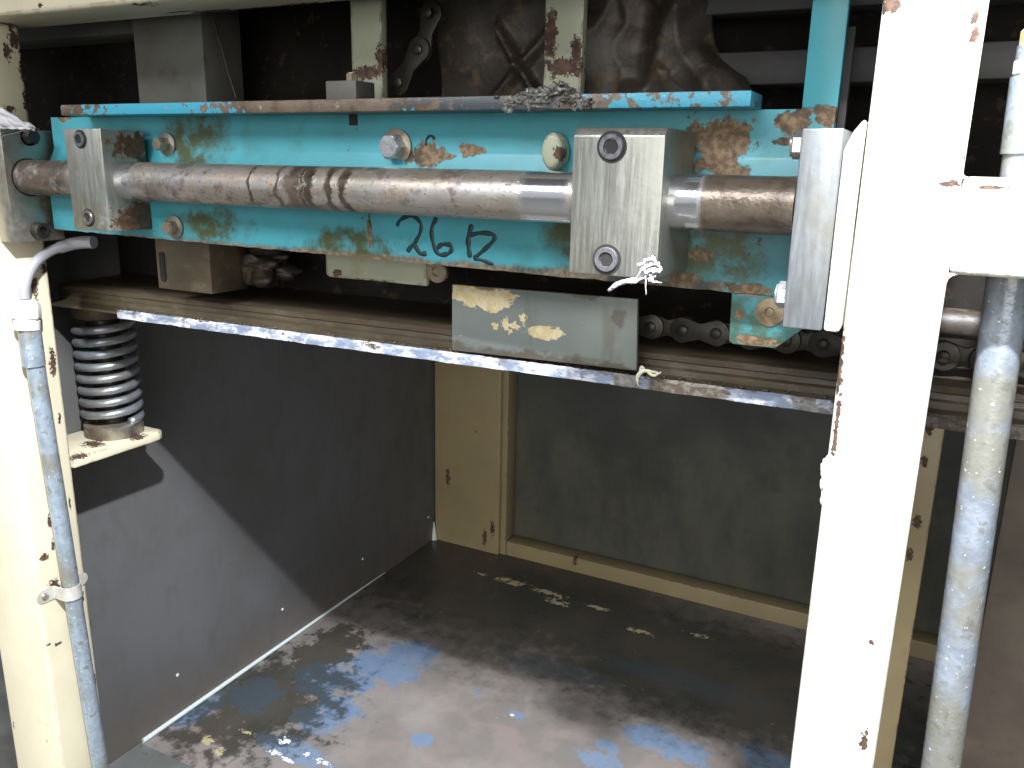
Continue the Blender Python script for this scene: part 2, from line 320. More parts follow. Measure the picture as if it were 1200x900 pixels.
def cover_mat():
    g = G('grey green paint over cream'); n2 = g.noise(60, 5, (.8, 1, 1.2), .65); n3 = g.noise(150, 4); n1 = g.noise(8, 4); nd = g.noise(40, 5, (1, 1, .3))
    sp = g.n('ShaderNodeSeparateXYZ'); g.set(sp.inputs[0], g.P); Z = sp.outputs[2]
    col = g.mix((.145, .165, .155), (.17, .19, .175), g.rng(n1, .4, .6))
    Y = .725
    pt = g.mx(g.spot(UY(568, 345, Y), (.034, .03, .014), .6, nz=n2, edge=.06), g.spot(UY(560, 336, Y), (.03, .03, .008), .5, nz=n2, edge=.06), g.spot(UY(640, 389, Y), (.020, .03, .007), .5, nz=n2, edge=.06),
              g.spot(UY(600, 381, Y), (.014, .03, .005), 1.3, nz=n3, edge=.06), g.spot(UY(614, 370, Y), (.004, .03, .006), 1.2, nz=n3, edge=.06), g.mul(g.rng(n3, .72, .74), .8))
    col = g.mix(col, g.mix((.50, .40, .21), (.58, .50, .32), g.rng(n3, .4, .6)), pt)
    dirt = g.mx(g.rng(g.math('ADD', Z, g.math('MULTIPLY', n2, .03)), -.166, -.158, 1, 0), g.mul(g.rng(nd, .55, .7), .5), g.spot(UY(725, 372, Y), (.008, .03, .008), .7, nz=n2, edge=.3), g.spot(UY(690, 340, Y), (.02, .03, .008), .9, nz=n2, edge=.3),
                g.spot(UY(568, 334, Y), (.03, .03, .004), .9, nz=n2, edge=.3))
    col = g.mix(col, (.07, .055, .035), g.mul(dirt, .8))
    return g.out(col, .42, 0., g.math('ADD', g.math('MULTIPLY', n1, .5), g.math('MULTIPLY', pt, -.4)), .4, .001)
M['cover'] = cover_mat()

def galv_mat(name, base=(.25, .285, .335), rust=.2):
    g = G(name); v = g.vor(90, (1, 1, .6)); n1 = g.noise(14, 5); n2 = g.noise(70, 5); n3 = g.noise(200, 3)
    f = g.n('ShaderNodeSeparateColor'); g.set(f.inputs[0], v.outputs['Color'])
    col = g.mix(tuple(b*.8 for b in base), tuple(b*1.2 for b in base), g.rng(g.math('ADD', g.math('MULTIPLY', f.outputs[0], .12), n2), .35, .75))
    col = g.mix(col, (.22, .21, .16), g.rng(n1, .44, .6, 0, .8)); col = g.mix(col, (.15, .15, .13), g.rng(n2, .55, .66, 0, .7))
    col = g.mix(col, (.26, .13, .05), g.rng(n2, .68, .74, 0, rust*3))
    col = g.mix(col, (.75, .78, .85), g.rng(n3, .66, .70, 0, .9))
    return g.out(col, .30, .3, g.math('ADD', n2, g.math('MULTIPLY', n3, .6)), .4, .0015)
M['galv'] = galv_mat('galvanised pipe')
M['conduit'] = galv_mat('smooth galvanised conduit', (.30, .36, .42), .05)

def plastic(name, base, r=.4, dirt=.4):
    g = G(name); n1 = g.noise(40, 5); n2 = g.noise(12, 4)
    col = g.mix(base, tuple(b*.72 for b in base), g.rng(n2, .4, .7)); col = g.mix(col, (.3, .24, .17), g.rng(n1, .6, .75, 0, dirt))
    return g.out(col, r, 0., n1, .15, .001)
M['gland'] = plastic('white plastic gland', (.78, .76, .70)); M['beige'] = plastic('beige plastic nut', (.6, .5, .3))
M['cable'] = plastic('grey cable', (.33, .33, .36), .38, .3); M['tape'] = plastic('white tape scrap', (.46, .46, .48), .55, .1)
M['flake'] = plastic('cream flake', (.72, .70, .52), .55, .1)
M['leak_pale'] = G('pale light leak').out((.72, .80, .80), .35)  # pale colour stands in for daylight leaking under the wall
M['rivet'] = G('bright rivet').out((.85, .88, .88), .3, .2)

def grease_mat():
    g = G('greasy brown sheet'); n1 = g.noise(10, 6, rough=.65); n2 = g.noise(50, 5, dist=.5); n3 = g.noise(170, 4)
    col = g.mix((.06, .05, .042), (.03, .024, .019), g.rng(n1, .35, .62)); col = g.mix(col, (.115, .08, .05), g.rng(n2, .5, .66, 0, .8))
    col = g.mix(col, (.14, .20, .13), g.rng(n3, .70, .76, 0, .6))
    return g.out(col, .5, 0., g.math('ADD', n2, n3), .35, .0015)
M['grease'] = grease_mat()
def grey_mat(name, a, b, r=.5):
    g = G(name); n1 = g.noise(9, 5); n2 = g.noise(60, 5)
    col = g.mix(a, b, g.rng(n1, .35, .65)); col = g.mix(col, (.07, .05, .03), g.rng(n2, .58, .7, 0, .6))
    return g.out(col, r, 0., n2, .3, .001)
M['greych'] = grey_mat('dull grey channel', (.12, .118, .105), (.085, .083, .072))
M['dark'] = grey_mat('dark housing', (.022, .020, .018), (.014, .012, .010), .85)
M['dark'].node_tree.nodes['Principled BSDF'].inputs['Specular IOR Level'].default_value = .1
M['brown'] = grey_mat('brown dusty panel', (.13, .105, .08), (.09, .07, .055))
M['darkgrey'] = grey_mat('dark grey bar', (.07, .07, .075), (.05, .05, .05))
M['hanger'] = cream_mat('pale green cream paint', (.36, .38, .28), .9, .9, [(UY(430, 85, .735), (.02, .02, .006)), (UY(445, 70, .735), (.005, .02, .012)), (UY(660, 78, .735), (.02, .02, .008)), (UY(645, 40, .735), (.006, .02, .02)), (UY(675, 60, .735), (.004, .02, .012)), (UY(657, 180, .664), (.006, .01, .006)), (UY(395, 320, .715), (.006, .01, .004)), (UY(440, 332, .715), (.03, .01, .003))])
M['ground'] = grey_mat('workshop floor', (.10, .10, .085), (.06, .055, .045))
M['ledge'] = grey_mat('dull grey ledge', (.22, .23, .23), (.17, .18, .17), .4)
def weld_mat():
    g = G('oily weld'); n1 = g.noise(40, 5); n2 = g.noise(160, 4)
    col = g.mix((.13, .13, .12), (.05, .042, .034), g.rng(n1, .4, .6)); col = g.mix(col, (.35, .37, .36), g.rng(n2, .56, .66))
    return g.out(col, .34, .1, g.math('ADD', n1, n2), .8, .002)
M['weld'] = weld_mat()

# ------------------------------------------------------------------ mesh toolkit (everything in the local frame)
def smooth(me, ang=35):
    for p in me.polygons: p.use_smooth = True
    me.set_sharp_from_angle(angle=math.radians(ang))
def obj(name, bm, mat, parent=None, ang=35, sm=True):
    bmesh.ops.recalc_face_normals(bm, faces=bm.faces)
    if parent is not None:
        base = parent.matrix_basis.translation.copy(); p = parent.parent
        while p is not None: base += p.matrix_basis.translation; p = p.parent
    else: base = OFF.copy()
    c = Vector((0, 0, 0))
    if parent is None:      # origin of a one-mesh thing at its base
        vs = [v.co for v in bm.verts]
        c = Vector(((min(v.x for v in vs)+max(v.x for v in vs))/2, (min(v.y for v in vs)+max(v.y for v in vs))/2, min(v.z for v in vs)))
        for v in bm.verts: v.co -= c
    else:
        for v in bm.verts: v.co += OFF - base
    me = bpy.data.meshes.new(name); bm.to_mesh(me); bm.free()
    me.materials.append(M[mat]);
    if sm: smooth(me, ang)
    o = bpy.data.objects.new(name, me); C.objects.link(o)
    if parent is not None: o.parent = parent
    else: o.location = OFF + c
    return o
def tag(o, label, cat, group=None):
    o['label'] = label; o['category'] = cat
    if group: o['group'] = group
    return o
def thing(name, label, cat, at, group=None):
    o = bpy.data.objects.new(name, None); C.objects.link(o); o.location = Vector(at)+OFF; o.empty_display_size = .03
    return tag(o, label, cat, group)
def bev(bm, w, seg=2, ang=25, geom=None):
    if not w: return
    bmesh.ops.recalc_face_normals(bm, faces=bm.faces)
    es = [e for e in (geom or bm.edges) if len(e.link_faces) == 2 and e.calc_face_angle(0) > math.radians(ang)]
    bmesh.ops.bevel(bm, geom=es, offset=w, segments=seg, affect='EDGES', profile=.5, clamp_overlap=True)
def hexa(bm, P, w=0, seg=2):
    t = bmesh.new(); vs = [t.verts.new(p) for p in P]
    for f in ((0, 1, 2, 3), (7, 6, 5, 4), (0, 4, 5, 1), (1, 5, 6, 2), (2, 6, 7, 3), (3, 7, 4, 0)): t.faces.new([vs[i] for i in f])
    bev(t, w, seg); merge(bm, t)
def merge(bm, t):
    me = bpy.data.meshes.new('tmp'); t.to_mesh(me); t.free(); bm.from_mesh(me); bpy.data.meshes.remove(me)
def box(a, b, w=0, seg=2, bm=None):
    bm = bm or bmesh.new(); (x0, y0, z0), (x1, y1, z1) = a, b
    hexa(bm, [(x0, y0, z0), (x1, y0, z0), (x1, y1, z0), (x0, y1, z0), (x0, y0, z1), (x1, y0, z1), (x1, y1, z1), (x0, y1, z1)], w, seg); return bm
def prism(poly, ax, a, b, w=0, seg=2, bm=None):
    """polygon in the plane normal to ax, extruded from a to b; a and b may be callables of the index"""
    bm = bm or bmesh.new(); t = bmesh.new()
    def pt(p, v):
        q = list(p); q.insert(ax, v); return q
    A = [t.verts.new(pt(p, a)) for p in poly]; B = [t.verts.new(pt(p, b)) for p in poly]; n = len(poly)
    t.faces.new(A); t.faces.new(B[::-1])
    for i in range(n): t.faces.new([A[i], A[(i+1) % n], B[(i+1) % n], B[i]])
    bev(t, w, seg); merge(bm, t); return bm
def tube(pts, r, seg=20, cap=True, bm=None, flat=None, closed=False):
    bm = bm or bmesh.new(); pts = [Vector(p) for p in pts]; n = len(pts); rs = r if isinstance(r, (list, tuple)) else [r]*n
    up = Vector((0, 0, 1)); rings = []
    prev = None
    for i, p in enumerate(pts):
        t = (pts[min(i+1, n-1)]-pts[max(i-1, 0)]).normalized()
        if prev is None: u = t.orthogonal().normalized() if flat is None else Vector(flat).normalized()
        else: u = (prev - t*prev.dot(t)).normalized()
        prev = u; v = t.cross(u).normalized(); fl = 1 if flat is None else .25
        rings.append([bm.verts.new(p+rs[i]*(fl*math.cos(2*math.pi*k/seg)*u+math.sin(2*math.pi*k/seg)*v)) for k in range(seg)])
    for a, b in zip(rings, rings[1:]):
        for k in range(seg): bm.faces.new([a[k], a[(k+1) % seg], b[(k+1) % seg], b[k]])
    if cap: bm.faces.new(rings[0][::-1]); bm.faces.new(rings[-1])
    return bm
def lathe(p, d, prof, seg=32, bm=None, hexes=False):
    """prof = [(dist along d, radius)]"""
    bm = bm or bmesh.new(); p = Vector(p); d = Vector(d).normalized(); u = d.orthogonal().normalized(); v = d.cross(u)
    rings = [[bm.verts.new(p+d*h+r*(math.cos(2*math.pi*k/seg+.26)*u+math.sin(2*math.pi*k/seg+.26)*v)) for k in range(seg)] for h, r in prof]
    for a, b in zip(rings, rings[1:]):
        for k in range(seg): bm.faces.new([a[k], a[(k+1) % seg], b[(k+1) % seg], b[k]])
    bm.faces.new(rings[0][::-1]); bm.faces.new(rings[-1]); return bm
def hexbolt(parent, p, d, r, h, mat, wr=0, wmat=None, name='bolt'):
    o = obj(name, lathe(p, d, [(0, r*.98), (h*.86, r), (h, r*.88)], 6), mat, parent, 20)
    bm = lathe(Vector(p)+Vector(d)*h, d, [(-.0004, r*.80), (.0008, r*.78)], 28); obj('head_face', bm, mat, o)
    if wr: obj('washer', lathe(Vector(p)-Vector(d)*.0024, d, [(0, wr), (.0022, wr), (.0024, wr*.95)], 32), wmat or mat, o)
    return o
def capscrew(parent, p, d, r, name='screw'):
    o = obj(name, lathe(p, d, [(0, r*.90), (.0018, r*.90), (.0026, r*.84), (.0026, r*.56), (.0006, r*.52)], 36), 'screwhead', parent, 25)
    obj('counterbore', lathe(Vector(p), d, [(-.0004, r*1.1), (.0005, r*1.1), (.0005, r*.9), (-.0004, r*.9)], 36), 'hole', o)
    obj('hex_socket', lathe(Vector(p)+Vector(d)*.0007, d, [(0, r*.53), (.0004, r*.5)], 6), 'hole', o); return o
def lump(c, r, amp, fr, bm=None, sub=3, seed=0):
    bm = bm or bmesh.new(); t = bmesh.new(); bmesh.ops.create_icosphere(t, subdivisions=sub, radius=1)
    for v in t.verts:
        n = mnoise.fractal(v.co*fr+Vector((seed, seed*2, 0)), 1, 2, 4); v.co = Vector((v.co.x*r[0], v.co.y*r[1], v.co.z*r[2]))*(1+amp*n)+Vector(c)
    merge(bm, t); return bm
def sheet(f, nx, nz, th=.002):
    """grid surface f(u,v)->Vector with real thickness"""
    bm = bmesh.new(); g = [[bm.verts.new(f(i/nx, j/nz)) for i in range(nx+1)] for j in range(nz+1)]
    fs = [bm.faces.new([g[j][i], g[j][i+1], g[j+1][i+1], g[j+1][i]]) for j in range(nz) for i in range(nx)]
    bmesh.ops.recalc_face_normals(bm, faces=fs); bmesh.ops.solidify(bm, geom=fs, thickness=th); return bm

# ------------------------------------------------------------------ setting
def plane(name, a, b, z, mat):
    bm = bmesh.new(); vs = [bm.verts.new(p) for p in ((a[0], a[1], z), (b[0], a[1], z), (b[0], b[1], z), (a[0], b[1], z))]; bm.faces.new(vs)
    o = obj(name, bm, mat); o['kind'] = 'structure'; return o
plane('ground', (-30, -30), (30, 30), -1.25, 'ground')

FZ = -.978; XW = -1.12; YB = 1.82
# ------------------------------------------------------------------ machine frame
fr = thing('machine', 'cream painted steel machine frame of welded box posts and beams with chipped edges', 'machine frame', (-.5, 1.2, -1.25))
obj('corner_post', box((-1.123, .611, -1.25), (-1.012, .682, .15), .006, 3), 'cream', fr)
obj('upright_post', box((-.0535, .600, -1.25), (.005, .668, .378), .0055, 3), 'white', fr)
cb = box((.0052, .6005, -.0615), (.9, .634, -.001), .0045, 3)
# weld fillets in the corners of the opening
for z, s in ((-.0614, -1), (-.0011, 1)):
    r = .006 if s < 0 else .003; poly = [(.0049, z-s*.001), (.0049, z+s*r)] + [(.0049+r*(1-math.cos(a)), z+s*r*(1-math.sin(a))) for a in [k*math.pi/2/5 for k in range(1, 5)]] + [(.0049+r, z), (.0049+r, z-s*.001)]
    prism(poly, 1, .6025, .632, 0, bm=cb)
obj('crossbar', cb, 'white', fr)
obj('top_beam', box((-1.40, .632, .1505), (.6, .706, .235), .006, 3), 'cream', fr)
obj('mounting_tab', prism([(-.0655, -.1045), (-.0655, .014), (-.0605, .026), (-.0545, .034), (-.0545, -.1045)], 1, .592, .66, .003, 2), 'white', fr)
bp0 = UY(522, 630, YB-.06); bp1 = UY(584, 640, YB-.06)
obj('back_post', box((XW+.002, YB-.06, -1.0), (bp1.x, YB-.004, -.18), .006, 3), 'olive', fr)
obj('back_trim', box((bp1.x+.0005, YB-.052, -1.0), (UY(599, 634, YB-.02).x, YB-.004, -.18), .002), 'olive', fr)
obj('back_sill', box((UY(599, 634, YB-.02).x+.0005, YB-.05, -1.0), (.9, YB-.004, -.940), .004), 'olive', fr)
obj('inner_upright', box((-.03, 1.2, -1.0), (.034, 1.21, -.18), .003), 'olive', fr)
obj('inner_upright', box((.115, 1.2, -1.0), (.30, 1.21, -.18), .003), 'brown', fr)
sb = obj('spring_bracket', prism([(XW+.004, .683), (-1.012, .683), (-1.012, .826), (-1.018, .836), (XW+.004, .836)], 2, -.4108, -.397, .0028, 2), 'cream', fr)

wbm = bmesh.new()
for py in (548, 562, 584, 600): lump(UY(962, py, .606)+Vector((.0035, 0, 0)), (.0034, .004, .0085), .5, 1.6, wbm, 3, py)
obj('weld_bead', wbm, 'white', fr, 180)
# ------------------------------------------------------------------ cabinet skins
sp = thing('side_panel', 'dark grey sheet metal side wall of the cabinet with a row of bright rivets', 'panel', (XW, 1.2, -1.0))
obj('sheet', box((XW-.003, .684, -1.02), (XW, YB, -.02)), 'sheet', sp)
for px, py in ((208, 791), (331, 714), (425, 655), (502, 606)):
    obj('rivet', lathe(UX(px, py, XW), (1, 0, 0), [(0, .0032), (.001, .003), (.0018, .0018)], 16), 'rivet', sp)
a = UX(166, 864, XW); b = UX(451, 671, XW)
obj('leak_strip', tube([(XW+.003, a.y, FZ+.004), (XW+.003, (a.y*2+b.y)/3, FZ+.004), (XW+.002, b.y*.8+a.y*.2, FZ+.003), (XW+.001, b.y, FZ+.001)], [.0042, .004, .0026, .0008], 10), 'leak_pale', sp)  # pale tapered strip in place of light coming through a gap
obj('corner_leak', tube([(XW+.004, YB-.064, FZ), (XW+.004, YB-.064, FZ+.02), (XW+.002, YB-.062, FZ+.05)], [.008, .005, .001], 10), 'leak_pale', sp)  # pale blob in place of a bright light leak in the corner
tag(obj('back_panel', box((-.94, YB-.002, -1.02), (.9, YB+.002, -.18)), 'backsheet'), 'smudged dark green grey sheet closing the back of the cabinet', 'panel')
fl = thing('floor_panel', 'worn steel cabinet floor with flaking blue paint and bare brown patches', 'cabinet floor', (-.4, 1.2, FZ))
obj('plate', box((XW+.001, .815, FZ-.004), (.9, YB-.003, FZ), 0), 'floor', fl)
obj('front_ledge', box((XW+.001, .684, FZ-.02), (.9, .816, FZ+.003), .001), 'ledge', fl)

# dark housing round the mechanism
hs = thing('machine_housing', 'dark sheet metal housing behind and above the mechanism, with an added roof shading the beam', 'housing', (-.4, 1.8, -.02))
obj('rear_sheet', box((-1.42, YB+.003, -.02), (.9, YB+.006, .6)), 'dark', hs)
obj('upper_rear_sheet', box((-1.44, .87, -.175), (.9, .873, .379)), 'dark', hs)  # closing sheet added here to stop lamp light passing behind the track
obj('shade_roof', box((-1.45, .289, .380), (-.034, .705, .383)), 'dark', hs)  # added unseen overhang, cut to keep lamp light off the beam
obj('shade_roof', box((-1.45, .7055, .380), (.95, YB, .383)), 'dark', hs)
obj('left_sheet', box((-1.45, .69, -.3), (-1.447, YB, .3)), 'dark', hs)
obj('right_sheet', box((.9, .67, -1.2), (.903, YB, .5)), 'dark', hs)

# ------------------------------------------------------------------ turquoise beam
tb = thing('support_beam', 'chipped turquoise steel beam with rusty flange behind the greasy shaft', 'beam', (-.5, .69, -.095))
xl, xr_ = -.978, -.084
def zbot(x): return -.0865 - .0085*(x-xl)/(xr_-xl)
prof = [(.690, .0455), (.684, .0455), (.684, .0085), (.672, -.0035), (.672, None), (.678, None)]
bm = bmesh.new(); NX = 90; cols = []
for i in range(NX+1):
    x = xl + (xr_-xl)*i/NX; zb = zbot(x) + .0012*mnoise.noise(Vector((x*70, 0, 0))) + .0008*mnoise.noise(Vector((x*220, 3, 0)))
    P = [(.690, .0455), (.6845, .0455), (.684, .045), (.684, .0105), (.6832, .0080), (.6742, -.0105), (.672, -.0150), (.672, -.045), (.672, zb), (.678, zb), (.678, -.004), (.690, .010)]
    cols.append([bm.verts.new((x, y, z)) for y, z in P])
for a_, b_ in zip(cols, cols[1:]):
    for k in range(len(P)): bm.faces.new([a_[k], a_[(k+1) % len(P)], b_[(k+1) % len(P)], b_[k]])
bm.faces.new(cols[0]); bm.faces.new(cols[-1][::-1])
obj('web', bm, 'teal', tb)
f0, f1 = UY(70, 122, .647), UY(881, 108, .647)
obj('flange', box((f0.x, .647, .0450), (f1.x, .688, .0565), .0015, 2), 'flange', tb)
a = UY(853, 350, .6725); b = UY(905, 402, .6725)
lug = obj('lug', prism([(-.1462, -.092), (-.1452, -.134), (-.142, -.1365), (-.108, -.1362), (-.088, -.118), (-.086, -.092)], 1, .6735, .681, .0012), 'teal', tb)
c = UY(902, 366, .6725)
obj('countersunk_screw', lathe((c.x, .6735, c.z), (0, -1, 0), [(0, .0115), (.0012, .0112), (.0014, .004), (.0004, .003)], 30), 'grimebolt', lug)
uu0, uu1 = UY(939, 130, .69), UY(981, 130, .69)
obj('upright_bar', box((uu0.x, .6905, .02), (uu1.x, .70, .378), .001), 'teal', tb)
hexbolt(tb, UY(466, 172, .684)+Vector((0, -.003, 0)), (0, -1, 0), .0125, .012, 'bolt', .0165, 'grimebolt')
hexbolt(tb, UY(197, 169, .684)+Vector((0, -.003, 0)), (0, -1, 0), .0075, .012, 'grimebolt', .0125, 'steel_l')
hexbolt(tb, UY(206, 266, .672)+Vector((0, -.003, 0)), (0, -1, 0), .008, .010, 'grimebolt', .0125, 'steel_l')
kn = UY(657, 178, .684); obj('rounded_stop', prism([(kn.x+.010*math.cos(t)*(1.0), kn.z+.0155*math.sin(t)) for t in [2*math.pi*k/24 for k in range(24)]], 1, .664, .6836, .004, 3), 'hanger', tb)
obj('notch', box((UY(410, 140, .684).x, .6825, .035), (UY(419, 140, .684).x, .6839, .046)), 'hole', tb)
# weld spatter and oily weld on the flange
wb = bmesh.new()
for px, py, rx, rz in ((612, 118, .010, .006), (625, 112, .010, .007), (640, 110, .010, .007), (655, 108, .013, .009), (634, 122, .012, .006), (668, 118, .012, .006), (690, 120, .008, .005), (600, 122, .008, .005)):
    p = UY(px, py, .652)
    lump(p, (rx*.9, .007, rz*.75), .6, 2.2, wb, 4, px)
    for k in range(5): lump(p+Vector((rnd.uniform(-.012, .012), -.004, rnd.uniform(-.006, .006))), (rnd.uniform(.0015, .004), .003, rnd.uniform(.0015, .003)), .5, 1.8, wb, 2, px+k)
obj('weld_lump', wb, 'weld', tb, 180)
# marker strokes: 2, 6 and a D-like sign, and a hook above the shaft
def stroke(pts, Y, bm, w=.0011):
    P = [UY(x, y, Y) for x, y in pts]; Q = []
    for i in range(len(P)-1):           # Catmull-Rom
        p0, p1, p2, p3 = P[max(i-1, 0)], P[i], P[i+1], P[min(i+2, len(P)-1)]
        for k in range(6):
            t = k/6; Q.append(.5*((2*p1)+(p2-p0)*t+(2*p0-5*p1+4*p2-p3)*t*t+(3*p1-p0-3*p2+p3)*t**3))
    Q.append(P[-1]); tube(Q, [w*1.45*(.85+.15*math.sin(i*.9))*(1 if 0 < i < len(Q)-1 else .5) for i in range(len(Q))], 8, True, bm, flat=(0, 1, 0))
mk = bmesh.new(); YM = .6718
stroke([(465, 265), (470, 257), (482, 253), (492, 260), (493, 270), (487, 283), (477, 295)], YM, mk, .0015)
stroke([(477, 295), (485, 287), (492, 297), (500, 297)], YM, mk, .0018)
stroke([(512, 255), (506, 267), (507, 283), (513, 297), (523, 298), (529, 293), (527, 287), (517, 287), (512, 292)], YM, mk, .0017)
stroke([(553, 263), (549, 277), (549, 290), (551, 302)], YM, mk, .0019)
stroke([(550, 276), (563, 273), (578, 275), (578, 282), (567, 293), (555, 303)], YM, mk, .0016); stroke([(555, 303), (565, 305), (578, 310)], YM, mk, .0013)
stroke([(499, 171), (500, 163), (505, 159), (510, 163)], .6838, mk, .0010)
obj('handwritten_marks', mk, 'ink', tb, 180)

# ------------------------------------------------------------------ guide shaft and clamps
def sy(x): return .6525 - (x+1.0)*.0315
def sz(x): return -.0247 + (x+1.0)*.0012
bm = bmesh.new(); pts = [(-1.008+.914*i/200) for i in range(201)]
def srad(x): return .0204 + (.00035*mnoise.noise(Vector((x*120, 5, 0))) if x > -.165 or x < -.89 else 0)
tube([(x, sy(x), sz(x)) for x in pts], [srad(x) for x in pts], 56, True, bm)
tag(obj('guide_shaft', bm, 'shaft'), 'long round steel guide shaft streaked with brown grease between the two end plates', 'shaft')

cl = thing('shaft_clamp', 'small far clamp block at the left end of the shaft, its side smeared brown', 'clamp block', (-.85, .65, -.08), 'clamp blocks on the shaft')
a = UY(71, 149, .6165); b = UY(119, 149, .6165)
obj('block', box((a.x+.004, .6165, -.0775), (-.8035, .6715, .0295), .0012), 'steel_c', cl)
for px, py in ((94, 163), (104, 255)): capscrew(cl, UY(px, py, .6163), (0, -1, 0), .0088)
cr_ = thing('shaft_clamp', 'large near clamp block of streaked bright steel carrying a scrap of white tape', 'clamp block', (-.24, .63, -.08), 'clamp blocks on the shaft')
a = UY(667, 300, .592); b = UY(771, 300, .592)
obj('block', prism([(.592, .0225), (.597, .0285), (.6715, .0285), (.6715, -.0805), (.592, -.0785)], 0, a.x, b.x, .0011, 2), 'steel', cr_)
for px, py in ((717, 172), (711, 304)): capscrew(cr_, UY(px, py, .5918), (0, -1, 0), .0103)

el = thing('end_plate', 'oily steel end plate on the cream corner post, left end of the shaft', 'mounting plate', (-1.0, .65, -.10), 'end plates holding the shaft')
obj('plate', box((-1.0118, .6235, -.1005), (-.984, .6895, .0300), .0015), 'steel_l', el)
c = UX(34, 160, -.984); hexbolt(el, c, (1, 0, 0), .0095, .009, 'darksteel', .0115, 'darksteel')
c = UX(44, 270, -.984); o = obj('bolt', lathe(c, (1, 0, 0), [(0, .0098), (.0105, .0098), (.0115, .009), (.0115, .0055), (.006, .005)], 30), 'darksteel', el)
obj('shaft_hole', lathe((-.9842, sy(-.984), sz(-.984)), (1, 0, 0), [(-.004, .0222), (.0004, .0222), (.0004, .0206), (-.004, .0206)], 44), 'hole', el)
er = thing('end_plate', 'clean grey steel end plate beside the white upright post, right end of the shaft', 'mounting plate', (-.08, .62, -.10), 'end plates holding the shaft')
obj('plate', box((-.0918, .590, -.1040), (-.0658, .660, .0275), .0014), 'steel_r', er)
for px, py in ((932, 170), (916, 345)):
    c = UY(px, py, .612); hexbolt(er, (-.0918, .612, c.z), (-1, 0, 0), .0095, .0085, 'bolt', .011, 'black')

# ------------------------------------------------------------------ track below the beam
rl = thing('slide_track', 'grimy ribbed steel track under the turquoise beam with a chipped silver edge', 'track', (-.45, .78, -.2))
X0, X1 = -1.09, .80
def rz(x): return -.0 + .0055*(x+.95)/.88    # slight rise to the right
def rprof(P, x0, x1, n, name, mat, jit=0):
    bm = bmesh.new(); cols = []
    for i in range(n+1):
        x = x0+(x1-x0)*i/n
        cols.append([bm.verts.new((x, y + jit*mnoise.noise(Vector((x*60, y*90, z*200))), z+rz(min(x, .1))+jit*mnoise.noise(Vector((x*80, 7+y*90, z*200))))) for y, z in P])
    for a_, b_ in zip(cols, cols[1:]):
        for k in range(len(P)): bm.faces.new([a_[k], a_[(k+1) % len(P)], b_[(k+1) % len(P)], b_[k]])
    bm.faces.new(cols[0]); bm.faces.new(cols[-1][::-1]); return obj(name, bm, mat, rl)
rprof([(.7165, -.2005), (.7160, -.1915), (.7185, -.1895), (.7215, -.1900), (.7215, -.2005)], UY(140, 368, .72).x, X1, 260, 'silver_edge', 'lip', .0008)
rprof([(.7217, -.1935), (.742, -.1925), (.744, -.1915), (.7445, -.186), (.7475, -.184), (.7480, -.1795), (.746, -.1780), (.746, -.1725), (.749, -.1705), (.80, -.1690), (.86, -.168), (.86, -.196), (.7217, -.1965)], X0, X1, 220, 'ribbed_track', 'rail', .0006)
db = bmesh.new()
for i in range(420):
    x = rnd.uniform(-.95, -.07); p = (x, rnd.uniform(.7225, .741), -.1925+rz(x)+.0005); s = rnd.uniform(.0006, .0022)
    lump(p, (s*1.6, s, s*.7), .5, 1.5, db, 1, i)
obj('debris', db, 'rail', rl, 180)['kind'] = 'stuff'

cv = UY(531, 333, .725); cw = UY(748, 350, .725); cx = UY(747, 434, .725); cy = UY(531, 410, .725)
bm = bmesh.new(); T = .005
hexa(bm, [(cy.x, .722+.0005, cy.z), (cx.x, .7225, cx.z), (cx.x, .7225+T, cx.z), (cy.x, .7225+T, cy.z), (cv.x, .7225, cv.z), (cw.x, .7225, cw.z), (cw.x, .7225+T, cw.z), (cv.x, .7225+T, cv.z)], .0008)
tag(obj('cover_plate', bm, 'cover'), 'rectangular grey green plate with cream chips standing on the track edge', 'plate')

def link_bm(p0, p1, r, Y, th=.004, waist=.62):
    p0, p1 = Vector(p0), Vector(p1); d = (p1-p0).normalized(); n = Vector((-d.y, d.x)); out = []
    for k in range(13): a = math.pi/2+math.pi*k/12; out.append(p0+r*(math.cos(a)*d+math.sin(a)*n))
    mid = (p0+p1)/2; out.append(mid-n*r*waist)
    for k in range(13): a = -math.pi/2+math.pi*k/12; out.append(p1+r*(math.cos(a)*d+math.sin(a)*n))
    out.append(mid+n*r*waist)
    return prism([tuple(q) for q in out], 1, Y, Y+th, .0008)
def chain(name, label, pts, r, Y):
    t = thing(name, label, 'chain', (pts[0][0], Y, pts[0][1]))
    for i in range(len(pts)-1):
        yo = 0 if i % 2 == 0 else .0045
        l = obj('link', link_bm(pts[i], pts[i+1], r, Y+yo), 'darksteel', t)
    for p in pts:
        obj('pin', lathe((p[0], Y+.006, p[1]), (0, -1, 0), [(0, r*.42), (.0085, r*.42), (.0095, r*.30)], 20), 'darksteel', t)
    return t
c = UY(800, 387, .765); pt = .0315
chain('drive_chain', 'dark oily roller chain running along the track behind the turquoise lug', [(c.x+pt*k, c.z+.0002*k) for k in range(-2, 11)], .0125, .765)
c1 = UY(490, 58, .76); c0 = UY(467, 97, .76)
chain('hanging_chain', 'dark chain link hanging beside the left pale hanger bar above the beam', [(c0.x, c0.z), (c1.x, c1.z), (c1.x+.012, c1.z+.034)], .0125, .76)

